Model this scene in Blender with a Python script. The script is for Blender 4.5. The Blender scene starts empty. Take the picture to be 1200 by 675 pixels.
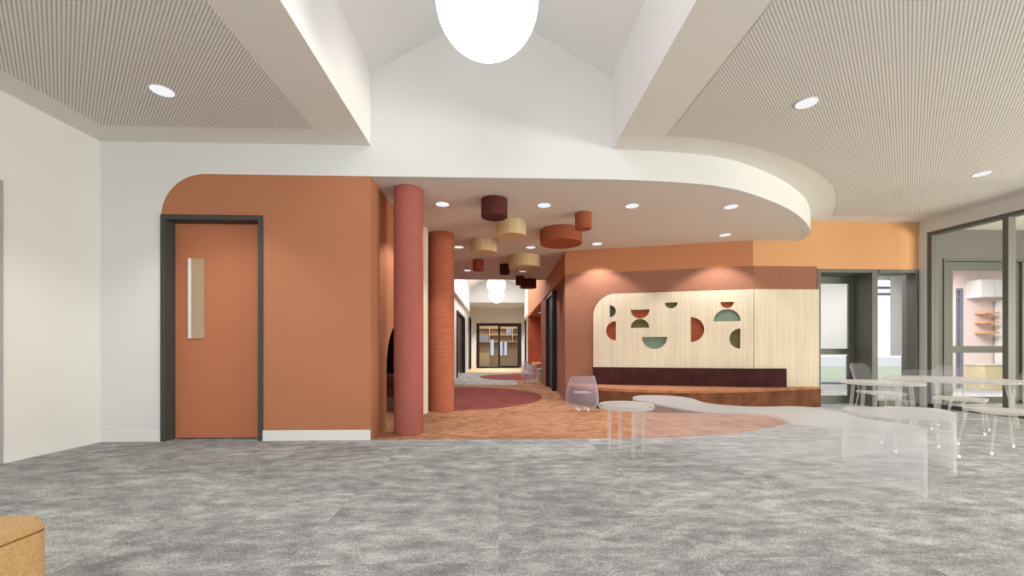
import bpy, bmesh, math, random
from mathutils import Vector, Matrix
random.seed(7)
SC = bpy.context.scene
C = SC.collection

# ------------------------------------------------------------------ camera, world, light, exposure
F, HZ, EYE, YAW = 495.0, 411.0, 1.0, 0.0323
cs, sn = math.cos(YAW), math.sin(YAW)
cam = bpy.data.cameras.new('camera')
cam.sensor_width = 36.0
cam.lens = F / 1200.0 * 36.0
cam.shift_y = (HZ - 337.5) / 1200.0
cam.clip_start = 0.05
cam.clip_end = 200
co = bpy.data.objects.new('camera', cam)
co.location = (0, 0, EYE)
co.rotation_euler = (math.pi / 2, 0, -YAW)
C.objects.link(co)
SC.camera = co

SC.view_settings.view_transform = 'Standard'
SC.view_settings.look = 'None'
SC.view_settings.exposure = 0.0
SC.view_settings.gamma = 1.0
SC.view_settings.use_curve_mapping = False
SC.cycles.transparent_max_bounces = 40
SC.cycles.max_bounces = 10
SC.cycles.diffuse_bounces = 6
SC.cycles.use_denoising = True
SC.cycles.sample_clamp_indirect = 4.0

w = bpy.data.worlds.new('World')
SC.world = w
w.use_nodes = True
bg = w.node_tree.nodes['Background']
bg.inputs['Color'].default_value = (0.95, 0.97, 1.0, 1)
bg.inputs['Strength'].default_value = 1.15


def area(name, loc, rot, sx, sy, power, col=(1, 1, 1)):
    l = bpy.data.lights.new(name, 'AREA')
    l.shape = 'RECTANGLE'
    l.size, l.size_y = sx, sy
    l.energy = power
    l.color = col
    o = bpy.data.objects.new(name, l)
    o.location = loc
    o.rotation_euler = rot
    C.objects.link(o)
    return o


P2 = math.pi / 2
area('rear_fill', (0.5, -3.4, 1.9), (P2, 0, 0), 9.0, 2.6, 190, (0.975, 0.985, 1.0))  # added fill behind the camera, no window is built there
area('well_fill', (0.0, 0.1, 4.45), (0, 0, 0), 2.0, 3.0, 60, (0.96, 0.98, 1.0))  # added fill inside the closed light well, no roof opening
area('corridor_fill', (0.0, 16.5, 4.4), (0, 0, 0), 1.6, 7.0, 270, (1.0, 0.99, 0.98))  # added fill under the corridor ridge, the roof is closed
area('end_room_area', (0.0, 26.4, 3.0), (0, 0, 0), 3.0, 2.0, 90, (1.0, 0.96, 0.9))  # area lamp under the end room ceiling, facing down
area('pink_room_fill', (10.6, 9.4, 3.1), (0, 0, 0), 2.2, 1.6, 250, (1.0, 0.96, 0.95))  # added fill under the pink room ceiling
area('daylight_court', (11.8, 0.4, 1.0), (0, P2 + .30, 0), 2.0, 6.5, 1150, (1.0, 0.95, 0.80))
area('vestibule_fill', (7.0, 9.4, 3.25), (0, 0, 0), 2.2, 2.2, 150, (1.0, 1.0, 1.0))  # added fill under the vestibule ceiling, brightens blinds and door zone
area('gable_fill', (-0.07, -3.4, 3.95), (P2, 0, 0), 2.3, 1.1, 70, (1.0, 0.99, 0.98))  # added fill at the rear of the well to lift the gable slopes


# ------------------------------------------------------------------ pixel helpers (frame 1200 x 675)
def ray(px):
    u = (px - 600.0) / F
    return (u * cs + sn, cs - u * sn)


def PD(px, d):
    a, b = ray(px)
    return (a * d, b * d)


def PZ(px, py, z):                       # point of height z seen at pixel
    return PD(px, (z - EYE) * F / (HZ - py))


def XY(px, Y):                           # X on the plane y = Y
    a, b = ray(px)
    return a / b * Y


def ZY(px, py, Y):
    a, b = ray(px)
    return EYE + (HZ - py) / F * (Y / b)


def on_line(px, p, q):                   # distance along the plan line p->q under a pixel column, and depth
    a, b = ray(px)
    ex, ey = q[0] - p[0], q[1] - p[1]
    L = math.hypot(ex, ey)
    ex, ey = ex / L, ey / L
    det = a * (-ey) - (-ex) * b
    d = (p[0] * (-ey) - (-ex) * p[1]) / det
    s = (a * p[1] - b * p[0]) / det
    s = (a * d - p[0]) * ex + (b * d - p[1]) * ey
    return s, d


def camxy(xc, d):                        # camera-aligned plan to room plan
    return (xc * cs + d * sn, d * cs - xc * sn)


# ------------------------------------------------------------------ materials
def lin(c):
    return tuple(((v / 255.0) / 12.92 if v <= 10 else ((v / 255.0 + 0.055) / 1.055) ** 2.4) for v in c)


MATS = {}


def mat(name, col, rough=0.6, var=0.0, scale=(6, 6, 6), bump=0.0, bscale=80, spec=0.3, metal=0.0, detail=4):
    m = bpy.data.materials.new(name)
    m.use_nodes = True
    nt = m.node_tree
    b = nt.nodes['Principled BSDF']
    b.inputs['Base Color'].default_value = (*col, 1)
    b.inputs['Roughness'].default_value = rough
    b.inputs['Metallic'].default_value = metal
    b.inputs['Specular IOR Level'].default_value = spec
    tc = nt.nodes.new('ShaderNodeTexCoord')
    if var > 0:
        mp = nt.nodes.new('ShaderNodeMapping')
        mp.inputs['Scale'].default_value = scale
        nt.links.new(tc.outputs['Object'], mp.inputs['Vector'])
        n = nt.nodes.new('ShaderNodeTexNoise')
        n.inputs['Scale'].default_value = 1.0
        n.inputs['Detail'].default_value = detail
        n.inputs['Roughness'].default_value = 0.65
        nt.links.new(mp.outputs[0], n.inputs['Vector'])
        r = nt.nodes.new('ShaderNodeValToRGB')
        r.color_ramp.elements[0].position = 0.3
        r.color_ramp.elements[1].position = 0.7
        r.color_ramp.elements[0].color = (*[c * (1 - var) for c in col], 1)
        r.color_ramp.elements[1].color = (*[min(1, c * (1 + var)) for c in col], 1)
        nt.links.new(n.outputs['Fac'], r.inputs['Fac'])
        nt.links.new(r.outputs['Color'], b.inputs['Base Color'])
    if bump > 0:
        n2 = nt.nodes.new('ShaderNodeTexNoise')
        n2.inputs['Scale'].default_value = bscale
        n2.inputs['Detail'].default_value = 3
        nt.links.new(tc.outputs['Object'], n2.inputs['Vector'])
        bp = nt.nodes.new('ShaderNodeBump')
        bp.inputs['Strength'].default_value = bump
        bp.inputs['Distance'].default_value = 0.01
        nt.links.new(n2.outputs['Fac'], bp.inputs['Height'])
        nt.links.new(bp.outputs[0], b.inputs['Normal'])
    MATS[name] = m
    return m


def emit(name, col, strength):
    m = bpy.data.materials.new(name)
    m.use_nodes = True
    nt = m.node_tree
    nt.nodes.remove(nt.nodes['Principled BSDF'])
    e = nt.nodes.new('ShaderNodeEmission')
    e.inputs[0].default_value = (*col, 1)
    e.inputs[1].default_value = strength
    nt.links.new(e.outputs[0], nt.nodes['Material Output'].inputs[0])
    return m


def carpet(name, dark, midc, light, tile=0.5, streak=(4.2, 8.5, 1.0)):
    """loop pile carpet planks: streaky mottling whose offset changes from tile to tile, with fine pile grain"""
    m = bpy.data.materials.new(name)
    m.use_nodes = True
    nt = m.node_tree
    N, L = nt.nodes.new, nt.links.new
    b = nt.nodes['Principled BSDF']
    b.inputs['Roughness'].default_value = 0.95
    b.inputs['Specular IOR Level'].default_value = 0.1
    tc = N('ShaderNodeTexCoord')
    sn_ = N('ShaderNodeVectorMath'); sn_.operation = 'SNAP'
    sn_.inputs[1].default_value = (tile * 2, tile, 1)
    L(tc.outputs['Object'], sn_.inputs[0])
    wn = N('ShaderNodeTexWhiteNoise'); wn.noise_dimensions = '3D'
    L(sn_.outputs[0], wn.inputs['Vector'])
    sc_ = N('ShaderNodeVectorMath'); sc_.operation = 'SCALE'
    L(wn.outputs['Color'], sc_.inputs[0]); sc_.inputs['Scale'].default_value = 0.35
    ad = N('ShaderNodeVectorMath'); ad.operation = 'ADD'
    L(tc.outputs['Object'], ad.inputs[0]); L(sc_.outputs[0], ad.inputs[1])
    mp = N('ShaderNodeMapping'); mp.inputs['Scale'].default_value = streak
    L(ad.outputs[0], mp.inputs['Vector'])
    n1 = N('ShaderNodeTexNoise'); n1.inputs['Scale'].default_value = 1.0
    n1.inputs['Detail'].default_value = 9; n1.inputs['Roughness'].default_value = 0.76
    L(mp.outputs[0], n1.inputs['Vector'])
    n2 = N('ShaderNodeTexNoise'); n2.inputs['Scale'].default_value = 85
    n2.inputs['Detail'].default_value = 2
    L(tc.outputs['Object'], n2.inputs['Vector'])
    tv = N('ShaderNodeMath'); tv.operation = 'MULTIPLY_ADD'
    L(wn.outputs['Value'], tv.inputs[0]); tv.inputs[1].default_value = 0.07; tv.inputs[2].default_value = -0.31
    mx = N('ShaderNodeMath'); mx.operation = 'MULTIPLY_ADD'
    L(n2.outputs['Fac'], mx.inputs[0]); mx.inputs[1].default_value = 0.55
    mx2 = N('ShaderNodeMath'); mx2.operation = 'MULTIPLY_ADD'
    L(n1.outputs['Fac'], mx2.inputs[0]); mx2.inputs[1].default_value = 1.0; L(tv.outputs[0], mx2.inputs[2])
    L(mx2.outputs[0], mx.inputs[2])
    r = N('ShaderNodeValToRGB')
    r.color_ramp.elements[0].position = 0.335; r.color_ramp.elements[0].color = (*dark, 1)
    r.color_ramp.elements[1].position = 0.665; r.color_ramp.elements[1].color = (*light, 1)
    e = r.color_ramp.elements.new(0.5); e.color = (*midc, 1)
    L(mx.outputs[0], r.inputs['Fac'])
    L(r.outputs[0], b.inputs['Base Color'])
    bp = N('ShaderNodeBump'); bp.inputs['Strength'].default_value = 0.4; bp.inputs['Distance'].default_value = 0.004
    L(n2.outputs['Fac'], bp.inputs['Height']); L(bp.outputs[0], b.inputs['Normal'])
    return m


def perforated(name, col, hole, px=0.0226, py=0.0226, r=0.0053):
    m = bpy.data.materials.new(name)
    m.use_nodes = True
    nt = m.node_tree
    N, L = nt.nodes.new, nt.links.new
    b = nt.nodes['Principled BSDF']
    b.inputs['Roughness'].default_value = 0.8
    b.inputs['Specular IOR Level'].default_value = 0.1
    tc = N('ShaderNodeTexCoord')
    sp = N('ShaderNodeSeparateXYZ')
    rt = N('ShaderNodeMapping'); rt.inputs['Rotation'].default_value = (0, 0, math.pi / 4)
    L(tc.outputs['Object'], rt.inputs['Vector'])
    L(rt.outputs[0], sp.inputs[0])

    def cell(out, pitch):
        a = N('ShaderNodeMath'); a.operation = 'PINGPONG'
        L(out, a.inputs[0]); a.inputs[1].default_value = pitch / 2
        return a.outputs[0]
    cx_, cy_ = cell(sp.outputs[0], px), cell(sp.outputs[1], py)
    cb = N('ShaderNodeCombineXYZ')
    L(cx_, cb.inputs[0]); L(cy_, cb.inputs[1])
    ln = N('ShaderNodeVectorMath'); ln.operation = 'LENGTH'
    L(cb.outputs[0], ln.inputs[0])
    lt = N('ShaderNodeMath'); lt.operation = 'LESS_THAN'
    L(ln.outputs['Value'], lt.inputs[0]); lt.inputs[1].default_value = r
    mx = N('ShaderNodeMix'); mx.data_type = 'RGBA'
    L(lt.outputs[0], mx.inputs[0])
    mx.inputs[6].default_value = (*col, 1); mx.inputs[7].default_value = (*hole, 1)
    L(mx.outputs[2], b.inputs['Base Color'])
    return m


def clear(name, tint, base, edge, ior=1.4, rough=0.12, gloss=.35):
    """clear plastic: mostly see-through with a faint milky body and a Fresnel sheen"""
    m = bpy.data.materials.new(name)
    m.use_nodes = True
    nt = m.node_tree
    N, L = nt.nodes.new, nt.links.new
    nt.nodes.remove(nt.nodes['Principled BSDF'])
    tr = N('ShaderNodeBsdfTransparent'); tr.inputs[0].default_value = (1, 1, 1, 1)
    df = N('ShaderNodeBsdfDiffuse'); df.inputs[0].default_value = (*tint, 1)
    tl = N('ShaderNodeBsdfTranslucent'); tl.inputs[0].default_value = (*tint, 1)
    gl = N('ShaderNodeBsdfGlossy'); gl.inputs['Roughness'].default_value = rough
    body = N('ShaderNodeMixShader'); body.inputs[0].default_value = 0.4
    L(df.outputs[0], body.inputs[1]); L(tl.outputs[0], body.inputs[2])
    lw_ = N('ShaderNodeLayerWeight'); lw_.inputs['Blend'].default_value = 0.5
    fr = N('ShaderNodeMath'); fr.operation = 'POWER'
    L(lw_.outputs['Facing'], fr.inputs[0]); fr.inputs[1].default_value = 4.0
    ma = N('ShaderNodeMath'); ma.operation = 'MULTIPLY_ADD'
    L(fr.outputs[0], ma.inputs[0]); ma.inputs[1].default_value = edge; ma.inputs[2].default_value = base
    ma.use_clamp = True
    m1 = N('ShaderNodeMixShader')
    L(ma.outputs[0], m1.inputs[0]); L(tr.outputs[0], m1.inputs[1]); L(body.outputs[0], m1.inputs[2])
    f2 = N('ShaderNodeMath'); f2.operation = 'MULTIPLY'
    L(fr.outputs[0], f2.inputs[0]); f2.inputs[1].default_value = gloss
    m2 = N('ShaderNodeMixShader')
    L(f2.outputs[0], m2.inputs[0]); L(m1.outputs[0], m2.inputs[1]); L(gl.outputs[0], m2.inputs[2])
    L(m2.outputs[0], nt.nodes['Material Output'].inputs[0])
    return m


def ribbed(name, col, pitch, depth, axis=2, var=0.1):
    """fabric with fine ribs running across the given axis"""
    m = mat(name, col, 0.85, var, (4, 4, 30), spec=0.15)
    nt = m.node_tree
    N, L = nt.nodes.new, nt.links.new
    tc = N('ShaderNodeTexCoord'); wv = N('ShaderNodeTexWave')
    wv.bands_direction = 'XYZ'[axis]
    wv.inputs['Scale'].default_value = 0.314 / pitch
    wv.inputs['Distortion'].default_value = 0.6
    wv.inputs['Detail Scale'].default_value = 3
    L(tc.outputs['Object'], wv.inputs['Vector'])
    bp = N('ShaderNodeBump'); bp.inputs['Strength'].default_value = 0.6; bp.inputs['Distance'].default_value = depth
    L(wv.outputs['Fac'], bp.inputs['Height'])
    L(bp.outputs[0], nt.nodes['Principled BSDF'].inputs['Normal'])
    return m


def weave(name, ca, cb_):
    m = bpy.data.materials.new(name)
    m.use_nodes = True
    nt = m.node_tree
    N, L = nt.nodes.new, nt.links.new
    b = nt.nodes['Principled BSDF']
    b.inputs['Roughness'].default_value = 0.9
    tc = N('ShaderNodeTexCoord')
    mp = N('ShaderNodeMapping')
    mp.inputs['Rotation'].default_value = (0.62, 0.62, 0.3)
    L(tc.outputs['Object'], mp.inputs['Vector'])
    wv = N('ShaderNodeTexWave'); wv.inputs['Scale'].default_value = 85; wv.bands_direction = 'DIAGONAL'
    L(mp.outputs[0], wv.inputs['Vector'])
    ch = N('ShaderNodeTexNoise'); ch.inputs['Scale'].default_value = 160
    L(tc.outputs['Object'], ch.inputs['Vector'])
    mu = N('ShaderNodeMath'); mu.operation = 'MULTIPLY'
    L(wv.outputs['Fac'], mu.inputs[0]); L(ch.outputs['Fac'], mu.inputs[1])
    r = N('ShaderNodeValToRGB')
    r.color_ramp.elements[0].position = 0.1; r.color_ramp.elements[0].color = (*ca, 1)
    r.color_ramp.elements[1].position = 0.6; r.color_ramp.elements[1].color = (*cb_, 1)
    L(mu.outputs[0], r.inputs[0]); L(r.outputs[0], b.inputs['Base Color'])
    bp = N('ShaderNodeBump'); bp.inputs['Strength'].default_value = 0.5; bp.inputs['Distance'].default_value = 0.003
    L(wv.outputs['Fac'], bp.inputs['Height']); L(bp.outputs[0], b.inputs['Normal'])
    return m


M_white = mat('white_plaster', (0.63, 0.63, 0.605), 0.9, 0.015, (1, 1, 1), spec=0.1)
M_ceil = mat('ceiling_paint', (0.70, 0.675, 0.63), 0.9, spec=0.1)
M_gable = mat('gable_paint', (0.80, 0.79, 0.78), 0.9, spec=0.1)
M_base = mat('skirting_paint', (0.66, 0.66, 0.64), 0.5)
M_orange = mat('burnt_orange_paint', (0.385, 0.158, 0.082), 0.75, 0.02, (1, 1, 1), spec=0.15)
M_door = mat('orange_door_laminate', (0.42, 0.150, 0.072), 0.55, 0.03, (1, 1, 0.5), spec=0.25)
M_fascia = mat('light_orange_paint', (0.48, 0.205, 0.10), 0.75, spec=0.15)
M_orange_lit = mat('sidelit_orange_paint', (0.60, 0.32, 0.15), 0.75, spec=0.15)  # fascia orange with warm light from the glazing put into its colour
M_terra = mat('terracotta_wall_carpet', (0.285, 0.130, 0.084), 0.95, 0.10, (30, 30, 30), 0.6, 60, spec=0.1)
M_brick = mat('rust_wall_carpet', (0.38, 0.09, 0.045), 0.95, 0.2, (5, 5, 14), 0.5, 60, spec=0.1)
M_frame = mat('charcoal_metal', (0.05, 0.05, 0.047), 0.5, spec=0.3)
M_green = mat('grey_green_metal', (0.105, 0.108, 0.09), 0.5, spec=0.35)
M_black = mat('black_metal', (0.012, 0.011, 0.011), 0.45, spec=0.3)
M_dark = mat('near_black_interior', (0.012, 0.006, 0.008), 0.9)  # near black, for the walls inside the arched nook
M_maroondk = mat('dark_maroon_laminate', (0.028, 0.008, 0.012), 0.5)
M_oakp = mat('pale_oak_panel', (0.59, 0.52, 0.395), 0.6, 0.10, (22, 0.7, 22), spec=0.2)
M_oak = mat('pale_oak_veneer', (0.59, 0.52, 0.395), 0.6, 0.10, (22, 22, 0.7), spec=0.2)
M_ply = mat('oak_edge', (0.45, 0.22, 0.10), 0.7)
M_wood = mat('light_timber_veneer', (0.58, 0.44, 0.25), 0.6, 0.14, (26, 26, 1.0), spec=0.2)
M_tan = mat('tan_joinery', (0.38, 0.27, 0.165), 0.6, 0.1, (14, 14, 0.8))
M_floorwood = mat('timber_floor', (0.58, 0.40, 0.22), 0.5, 0.12, (9, 1.2, 1))
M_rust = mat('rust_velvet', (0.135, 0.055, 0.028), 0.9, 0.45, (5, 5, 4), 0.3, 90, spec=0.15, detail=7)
M_rust_lit = mat('rust_velvet_lit', (0.36, 0.16, 0.08), 0.9, 0.25, (7, 7, 4), 0.3, 90, spec=0.15)  # same velvet as the base, light from above put into its colour
M_maroon = mat('maroon_velvet', (0.040, 0.010, 0.010), 0.85, 0.45, (5, 5, 4), 0.3, 90, spec=0.2, detail=7)
M_red = mat('brick_red_felt', (0.32, 0.10, 0.08), 0.95, 0.10, (25, 25, 25), 0.4, 120, spec=0.1)
M_ribo = ribbed('orange_ribbed_felt', (0.37, 0.115, 0.062), 0.022, 0.0025, 2, 0.14)
M_felt_green = mat('dark_green_felt', (0.045, 0.055, 0.035), 0.95, 0.15, (30, 30, 30))
M_felt_olive = mat('olive_felt', (0.095, 0.095, 0.035), 0.95, 0.15, (30, 30, 30))
M_felt_teal = mat('teal_felt', (0.15, 0.20, 0.16), 0.95, 0.15, (30, 30, 30))
M_felt_rust = mat('rust_felt', (0.24, 0.055, 0.022), 0.95, 0.25, (40, 40, 40))
M_drum_dk = mat('burgundy_drum_fabric', (0.080, 0.017, 0.014), 0.9, 0.15, (30, 30, 8))
M_drum_br = mat('dark_brown_drum_fabric', (0.045, 0.014, 0.011), 0.9, 0.15, (30, 30, 8))
M_drum_or = ribbed('terracotta_drum_fabric', (0.30, 0.085, 0.042), 0.025, 0.002, 2, 0.12)
M_drum_rd = mat('red_drum_fabric', (0.24, 0.045, 0.028), 0.9, 0.12, (30, 30, 8))
M_blind = mat('pale_roller_blind', (0.60, 0.60, 0.60), 0.9)
M_bluegrey = mat('blue_grey_metal', (0.17, 0.18, 0.22), 0.5)
M_greywall = mat('mid_grey_paint', (0.16, 0.15, 0.148), 0.9)
M_pink = mat('dusty_pink_paint', (0.70, 0.58, 0.555), 0.9)
M_shelf = mat('orange_shelf', (0.65, 0.33, 0.14), 0.6)
M_yellow = mat('pale_yellow_reflection', (0.66, 0.56, 0.33), 0.7)  # tint of outdoor reflections in the glass
M_grass = mat('lawn_grass', (0.56, 0.61, 0.46), 0.95, 0.15, (6, 6, 6))
M_paving = mat('pale_paving', (0.7, 0.7, 0.7), 0.9)
M_chrome = mat('brushed_metal', (0.7, 0.7, 0.72), 0.3, metal=1.0)
M_cap = mat('white_foot_cap', (0.95, 0.95, 0.95), 0.4)
M_stgreen = mat('mint_stool_vinyl', (0.42, 0.50, 0.40), 0.7)
M_stpink = mat('rose_stool_vinyl', (0.45, 0.17, 0.16), 0.7)
M_bluebox = mat('slate_blue_laminate', (0.24, 0.26, 0.34), 0.7)
M_grey = carpet('grey_carpet_tiles', (0.165, 0.167, 0.166), (0.28, 0.282, 0.278), (0.47, 0.47, 0.46))
M_orc = carpet('orange_carpet_tiles', (0.20, 0.09, 0.046), (0.315, 0.152, 0.083), (0.46, 0.25, 0.15), 0.5, (4.5, 6.0, 1))
M_marc = carpet('maroon_carpet_tiles', (0.135, 0.032, 0.030), (0.185, 0.046, 0.042), (0.24, 0.07, 0.06), 0.5, (4.5, 6.0, 1))
M_perf = perforated('perforated_plasterboard', (0.70, 0.675, 0.63), (0.05, 0.042, 0.038))
M_ghost = clear('clear_plastic', (0.66, 0.66, 0.70), 0.15, 0.5, gloss=.1)
M_ghost_top = clear('clear_plastic_top', (0.66, 0.655, 0.63), 0.22, 0.75, gloss=.15)
M_ghost_bench = clear('clear_plastic_bench', (0.64, 0.64, 0.635), 0.14, 0.62, gloss=.12)
M_ghost_shell = clear('clear_plastic_shell', (0.60, 0.57, 0.68), 0.33, 0.9, gloss=.2)
M_glass = clear('window_glass', (0.8, 0.85, 0.85), 0.0, 0.0, 1.35, 0.02, gloss=.05)
M_globe = emit('globe_glow', (0.97, 0.97, 1.0), 2.0)
M_lens = emit('downlight_glow', (0.97, 0.97, 1.0), 0.95)
M_mustard = weave('mustard_weave', (0.34, 0.175, 0.05), (0.66, 0.47, 0.25))
M_seam = mat('mustard_seam', (0.20, 0.09, 0.02), 0.9)


# ------------------------------------------------------------------ object helpers
def obj(name, bm, m, parent=None, smooth=False, bevel=0.0, segs=2):
    if bevel > 0:
        es = [e for e in bm.edges if len(e.link_faces) == 2 and e.calc_face_angle(0) > 0.5]
        bmesh.ops.bevel(bm, geom=es, offset=bevel, segments=segs, affect='EDGES', profile=0.5)
    bmesh.ops.recalc_face_normals(bm, faces=bm.faces[:])
    me = bpy.data.meshes.new(name)
    bm.to_mesh(me)
    bm.free()
    for q in (m if isinstance(m, (list, tuple)) else [m]):
        me.materials.append(q)
    if smooth:
        for p in me.polygons:
            p.use_smooth = True
        me.set_sharp_from_angle(angle=math.radians(40))
    o = bpy.data.objects.new(name, me)
    C.objects.link(o)
    if parent:
        o.parent = parent
    return o


def tag(o, label, cat, group=None, kind=None):
    o['label'] = label
    o['category'] = cat
    if group:
        o['group'] = group
    if kind:
        o['kind'] = kind
    return o


def thing(name, label, cat, loc=(0, 0, 0), rz=0.0, group=None):
    o = bpy.data.objects.new(name, None)
    o.empty_display_size = 0.1
    o.location = loc
    o.rotation_euler = (0, 0, rz)
    C.objects.link(o)
    return tag(o, label, cat, group)


def struct(name, bm, m, label=None, cat=None, parent=None, **k):
    o = obj(name, bm, m, parent, **k)
    if parent is None:
        o['kind'] = 'structure'
        if label:
            o['label'] = label
            o['category'] = cat or name.split('_')[0]
    return o


def B():
    return bmesh.new()


def prism(bm, poly, z0, z1, mi=0):
    """plan polygon extruded between two heights"""
    a = [bm.verts.new((x, y, z0)) for x, y in poly]
    b = [bm.verts.new((x, y, z1)) for x, y in poly]
    fs = [bm.faces.new(a[::-1]), bm.faces.new(b)]
    n = len(poly)
    for i in range(n):
        fs.append(bm.faces.new((a[i], a[(i + 1) % n], b[(i + 1) % n], b[i])))
    for f in fs:
        f.material_index = mi
    return bm


def slab(bm, p, q, poly, t0, t1, mi=0):
    """polygon of (s along p->q, z) extruded from offset t0 to t1 towards the left of p->q"""
    ex, ey = q[0] - p[0], q[1] - p[1]
    L = math.hypot(ex, ey)
    ex, ey = ex / L, ey / L
    nx, ny = -ey, ex

    def v(s, z, t):
        return bm.verts.new((p[0] + ex * s + nx * t, p[1] + ey * s + ny * t, z))
    a = [v(s, z, t0) for s, z in poly]
    b = [v(s, z, t1) for s, z in poly]
    n = len(poly)
    fs = [bm.faces.new(a), bm.faces.new(b[::-1])]
    for i in range(n):
        fs.append(bm.faces.new((a[i], b[i], b[(i + 1) % n], a[(i + 1) % n])))
    for f in fs:
        f.material_index = mi
    return bm


def rect(s0, s1, z0, z1):
    return [(s0, z0), (s1, z0), (s1, z1), (s0, z1)]


def box(bm, x0, x1, y0, y1, z0, z1, mi=0):
    return prism(bm, [(x0, y0), (x1, y0), (x1, y1), (x0, y1)], z0, z1, mi)


def cyl(bm, x, y, z0, z1, r0, r1=None, n=32):
    r1 = r0 if r1 is None else r1
    A = [2 * math.pi * i / n for i in range(n)]
    a = [bm.verts.new((x + r0 * math.cos(t), y + r0 * math.sin(t), z0)) for t in A]
    b = [bm.verts.new((x + r1 * math.cos(t), y + r1 * math.sin(t), z1)) for t in A]
    bm.faces.new(a[::-1]); bm.faces.new(b)
    for i in range(n):
        bm.faces.new((a[i], a[(i + 1) % n], b[(i + 1) % n], b[i]))
    return bm


def tube(bm, p, q, r0, r1=None, n=12):
    r1 = r0 if r1 is None else r1
    p, q = Vector(p), Vector(q)
    d = (q - p).normalized()
    u = d.orthogonal().normalized()
    v = d.cross(u)
    A = [2 * math.pi * i / n for i in range(n)]
    a = [bm.verts.new(p + (u * math.cos(t) + v * math.sin(t)) * r0) for t in A]
    b = [bm.verts.new(q + (u * math.cos(t) + v * math.sin(t)) * r1) for t in A]
    bm.faces.new(a[::-1]); bm.faces.new(b)
    for i in range(n):
        bm.faces.new((a[i], a[(i + 1) % n], b[(i + 1) % n], b[i]))
    return bm


def lathe(bm, prof, x=0, y=0, n=40):
    rings = []
    for r, z in prof:
        rings.append([bm.verts.new((x + r * math.cos(2 * math.pi * i / n), y + r * math.sin(2 * math.pi * i / n), z)) for i in range(n)])
    for a, b in zip(rings, rings[1:]):
        for i in range(n):
            bm.faces.new((a[i], a[(i + 1) % n], b[(i + 1) % n], b[i]))
    bm.faces.new(rings[0][::-1]); bm.faces.new(rings[-1])
    return bm


def chaikin(pts, k=2, closed=True):
    for _ in range(k):
        out = []
        n = len(pts)
        rng = range(n) if closed else range(n - 1)
        if not closed:
            out.append(pts[0])
        for i in rng:
            a, b = pts[i], pts[(i + 1) % n]
            out.append((a[0] * .75 + b[0] * .25, a[1] * .75 + b[1] * .25))
            out.append((a[0] * .25 + b[0] * .75, a[1] * .25 + b[1] * .75))
        if not closed:
            out.append(pts[-1])
        pts = out
    return pts


def holed(name, outer, holes, depth, m, parent=None):
    """flat panel (x, y) with holes and real thickness, built from a filled 2D curve"""
    cu = bpy.data.curves.new(name, 'CURVE')
    cu.dimensions = '2D'
    cu.fill_mode = 'BOTH'
    cu.extrude = depth / 2
    for pts in [outer] + holes:
        s = cu.splines.new('POLY')
        s.points.add(len(pts) - 1)
        for i, (x, y) in enumerate(pts):
            s.points[i].co = (x, y, 0, 1)
        s.use_cyclic_u = True
    t = bpy.data.objects.new(name, cu)
    C.objects.link(t)
    bpy.context.view_layer.update()
    dg = bpy.context.evaluated_depsgraph_get()
    me = bpy.data.meshes.new_from_object(t.evaluated_get(dg))
    bpy.data.objects.remove(t)
    bpy.data.curves.remove(cu)
    me.name = name
    me.materials.clear()
    for q in (m if isinstance(m, (list, tuple)) else [m]):
        me.materials.append(q)
    if isinstance(m, (list, tuple)):
        for p in me.polygons:
            p.material_index = 0 if abs(p.normal.z) > 0.5 else 1
    o = bpy.data.objects.new(name, me)
    C.objects.link(o)
    if parent:
        o.parent = parent
    return o


# ------------------------------------------------------------------ the plan
ZC, ZN, ZE, ZR = 3.30, 2.955, 4.115, 4.88          # side ceilings, niche ceiling, eaves, ridge
YF = 4.78                                          # front wall plane
XL, XR, XM = -1.43, 1.30, -0.07                    # light well sides, ridge
YB = 7.36                                          # back right wall
YE = 11.65                                         # end of the niche ceiling
A0, A1 = (1.31, 8.26), (4.51, 7.34)                # angled bench wall
XWL = XY(117.5, YF)                                # left corner
G0 = (7.642, YB)                                   # glazing corner
GD = Vector((0.12, -1.0)).normalized()             # glazing runs towards the camera
G1 = (G0[0] + GD.x * 12, G0[1] + GD.y * 12)
REAR = -3.6
curve_px = [(750, 176), (787, 178), (815, 180.5), (844, 184), (873, 191.5), (900, 202.5), (920, 212.5), (937, 225), (946, 235.5), (950.6, 247)]
curve = [(XR, YF)] + [PZ(x, y, ZC) for x, y in curve_px] + [(5.30, 7.06), (5.36, YB)]
curve = chaikin(curve, 2, closed=False)
LW = (XWL, YF)                                     # left wall runs from the corner, slightly splayed
lw_dir = Vector((-0.028 - 0.0, -1.0)).normalized()
LW2 = (XWL + lw_dir.x * 8.5, YF + lw_dir.y * 8.5)

# floor: grey carpet everywhere, coloured carpets let in on top of it
bm = B()
box(bm, -5.2, 15.0, REAR, 12.0, -0.12, 0.0)
box(bm, -5.2, 3.4, 12.0, 28.5, -0.12, 0.0)
struct('floor', bm, M_grey, 'streaky mid grey carpet tiled floor of the main room', 'floor')
bm = B()
prism(bm, curve + [(4.51, 7.5), (4.51, 7.6), (1.6, 8.5), (1.6, 12.75), (3.2, 12.75), (3.2, 18.6), (1.45, 18.6), (1.45, 19.0), (0.58, 19.0),
                   (0.58, 12.4), (-1.6, 12.4), (-1.6, 9.99), (-3.6, 9.99), (-3.6, 4.95), (XL, 4.95), (XL, YF)], -0.05, 0.003)
o = struct('floor_inlay', bm, M_orc, 'orange brown carpet with curved edge before the bench', 'carpet')
bm = B()
prism(bm, [(0.58, 19.0), (1.45, 19.0), (1.45, 24.3), (-1.6, 24.3), (-1.6, 19.0)], -0.05, 0.004)
struct('floor_boards', bm, M_floorwood, 'pale timber floor before the black sliding doors at corridor end', 'floor')


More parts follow.
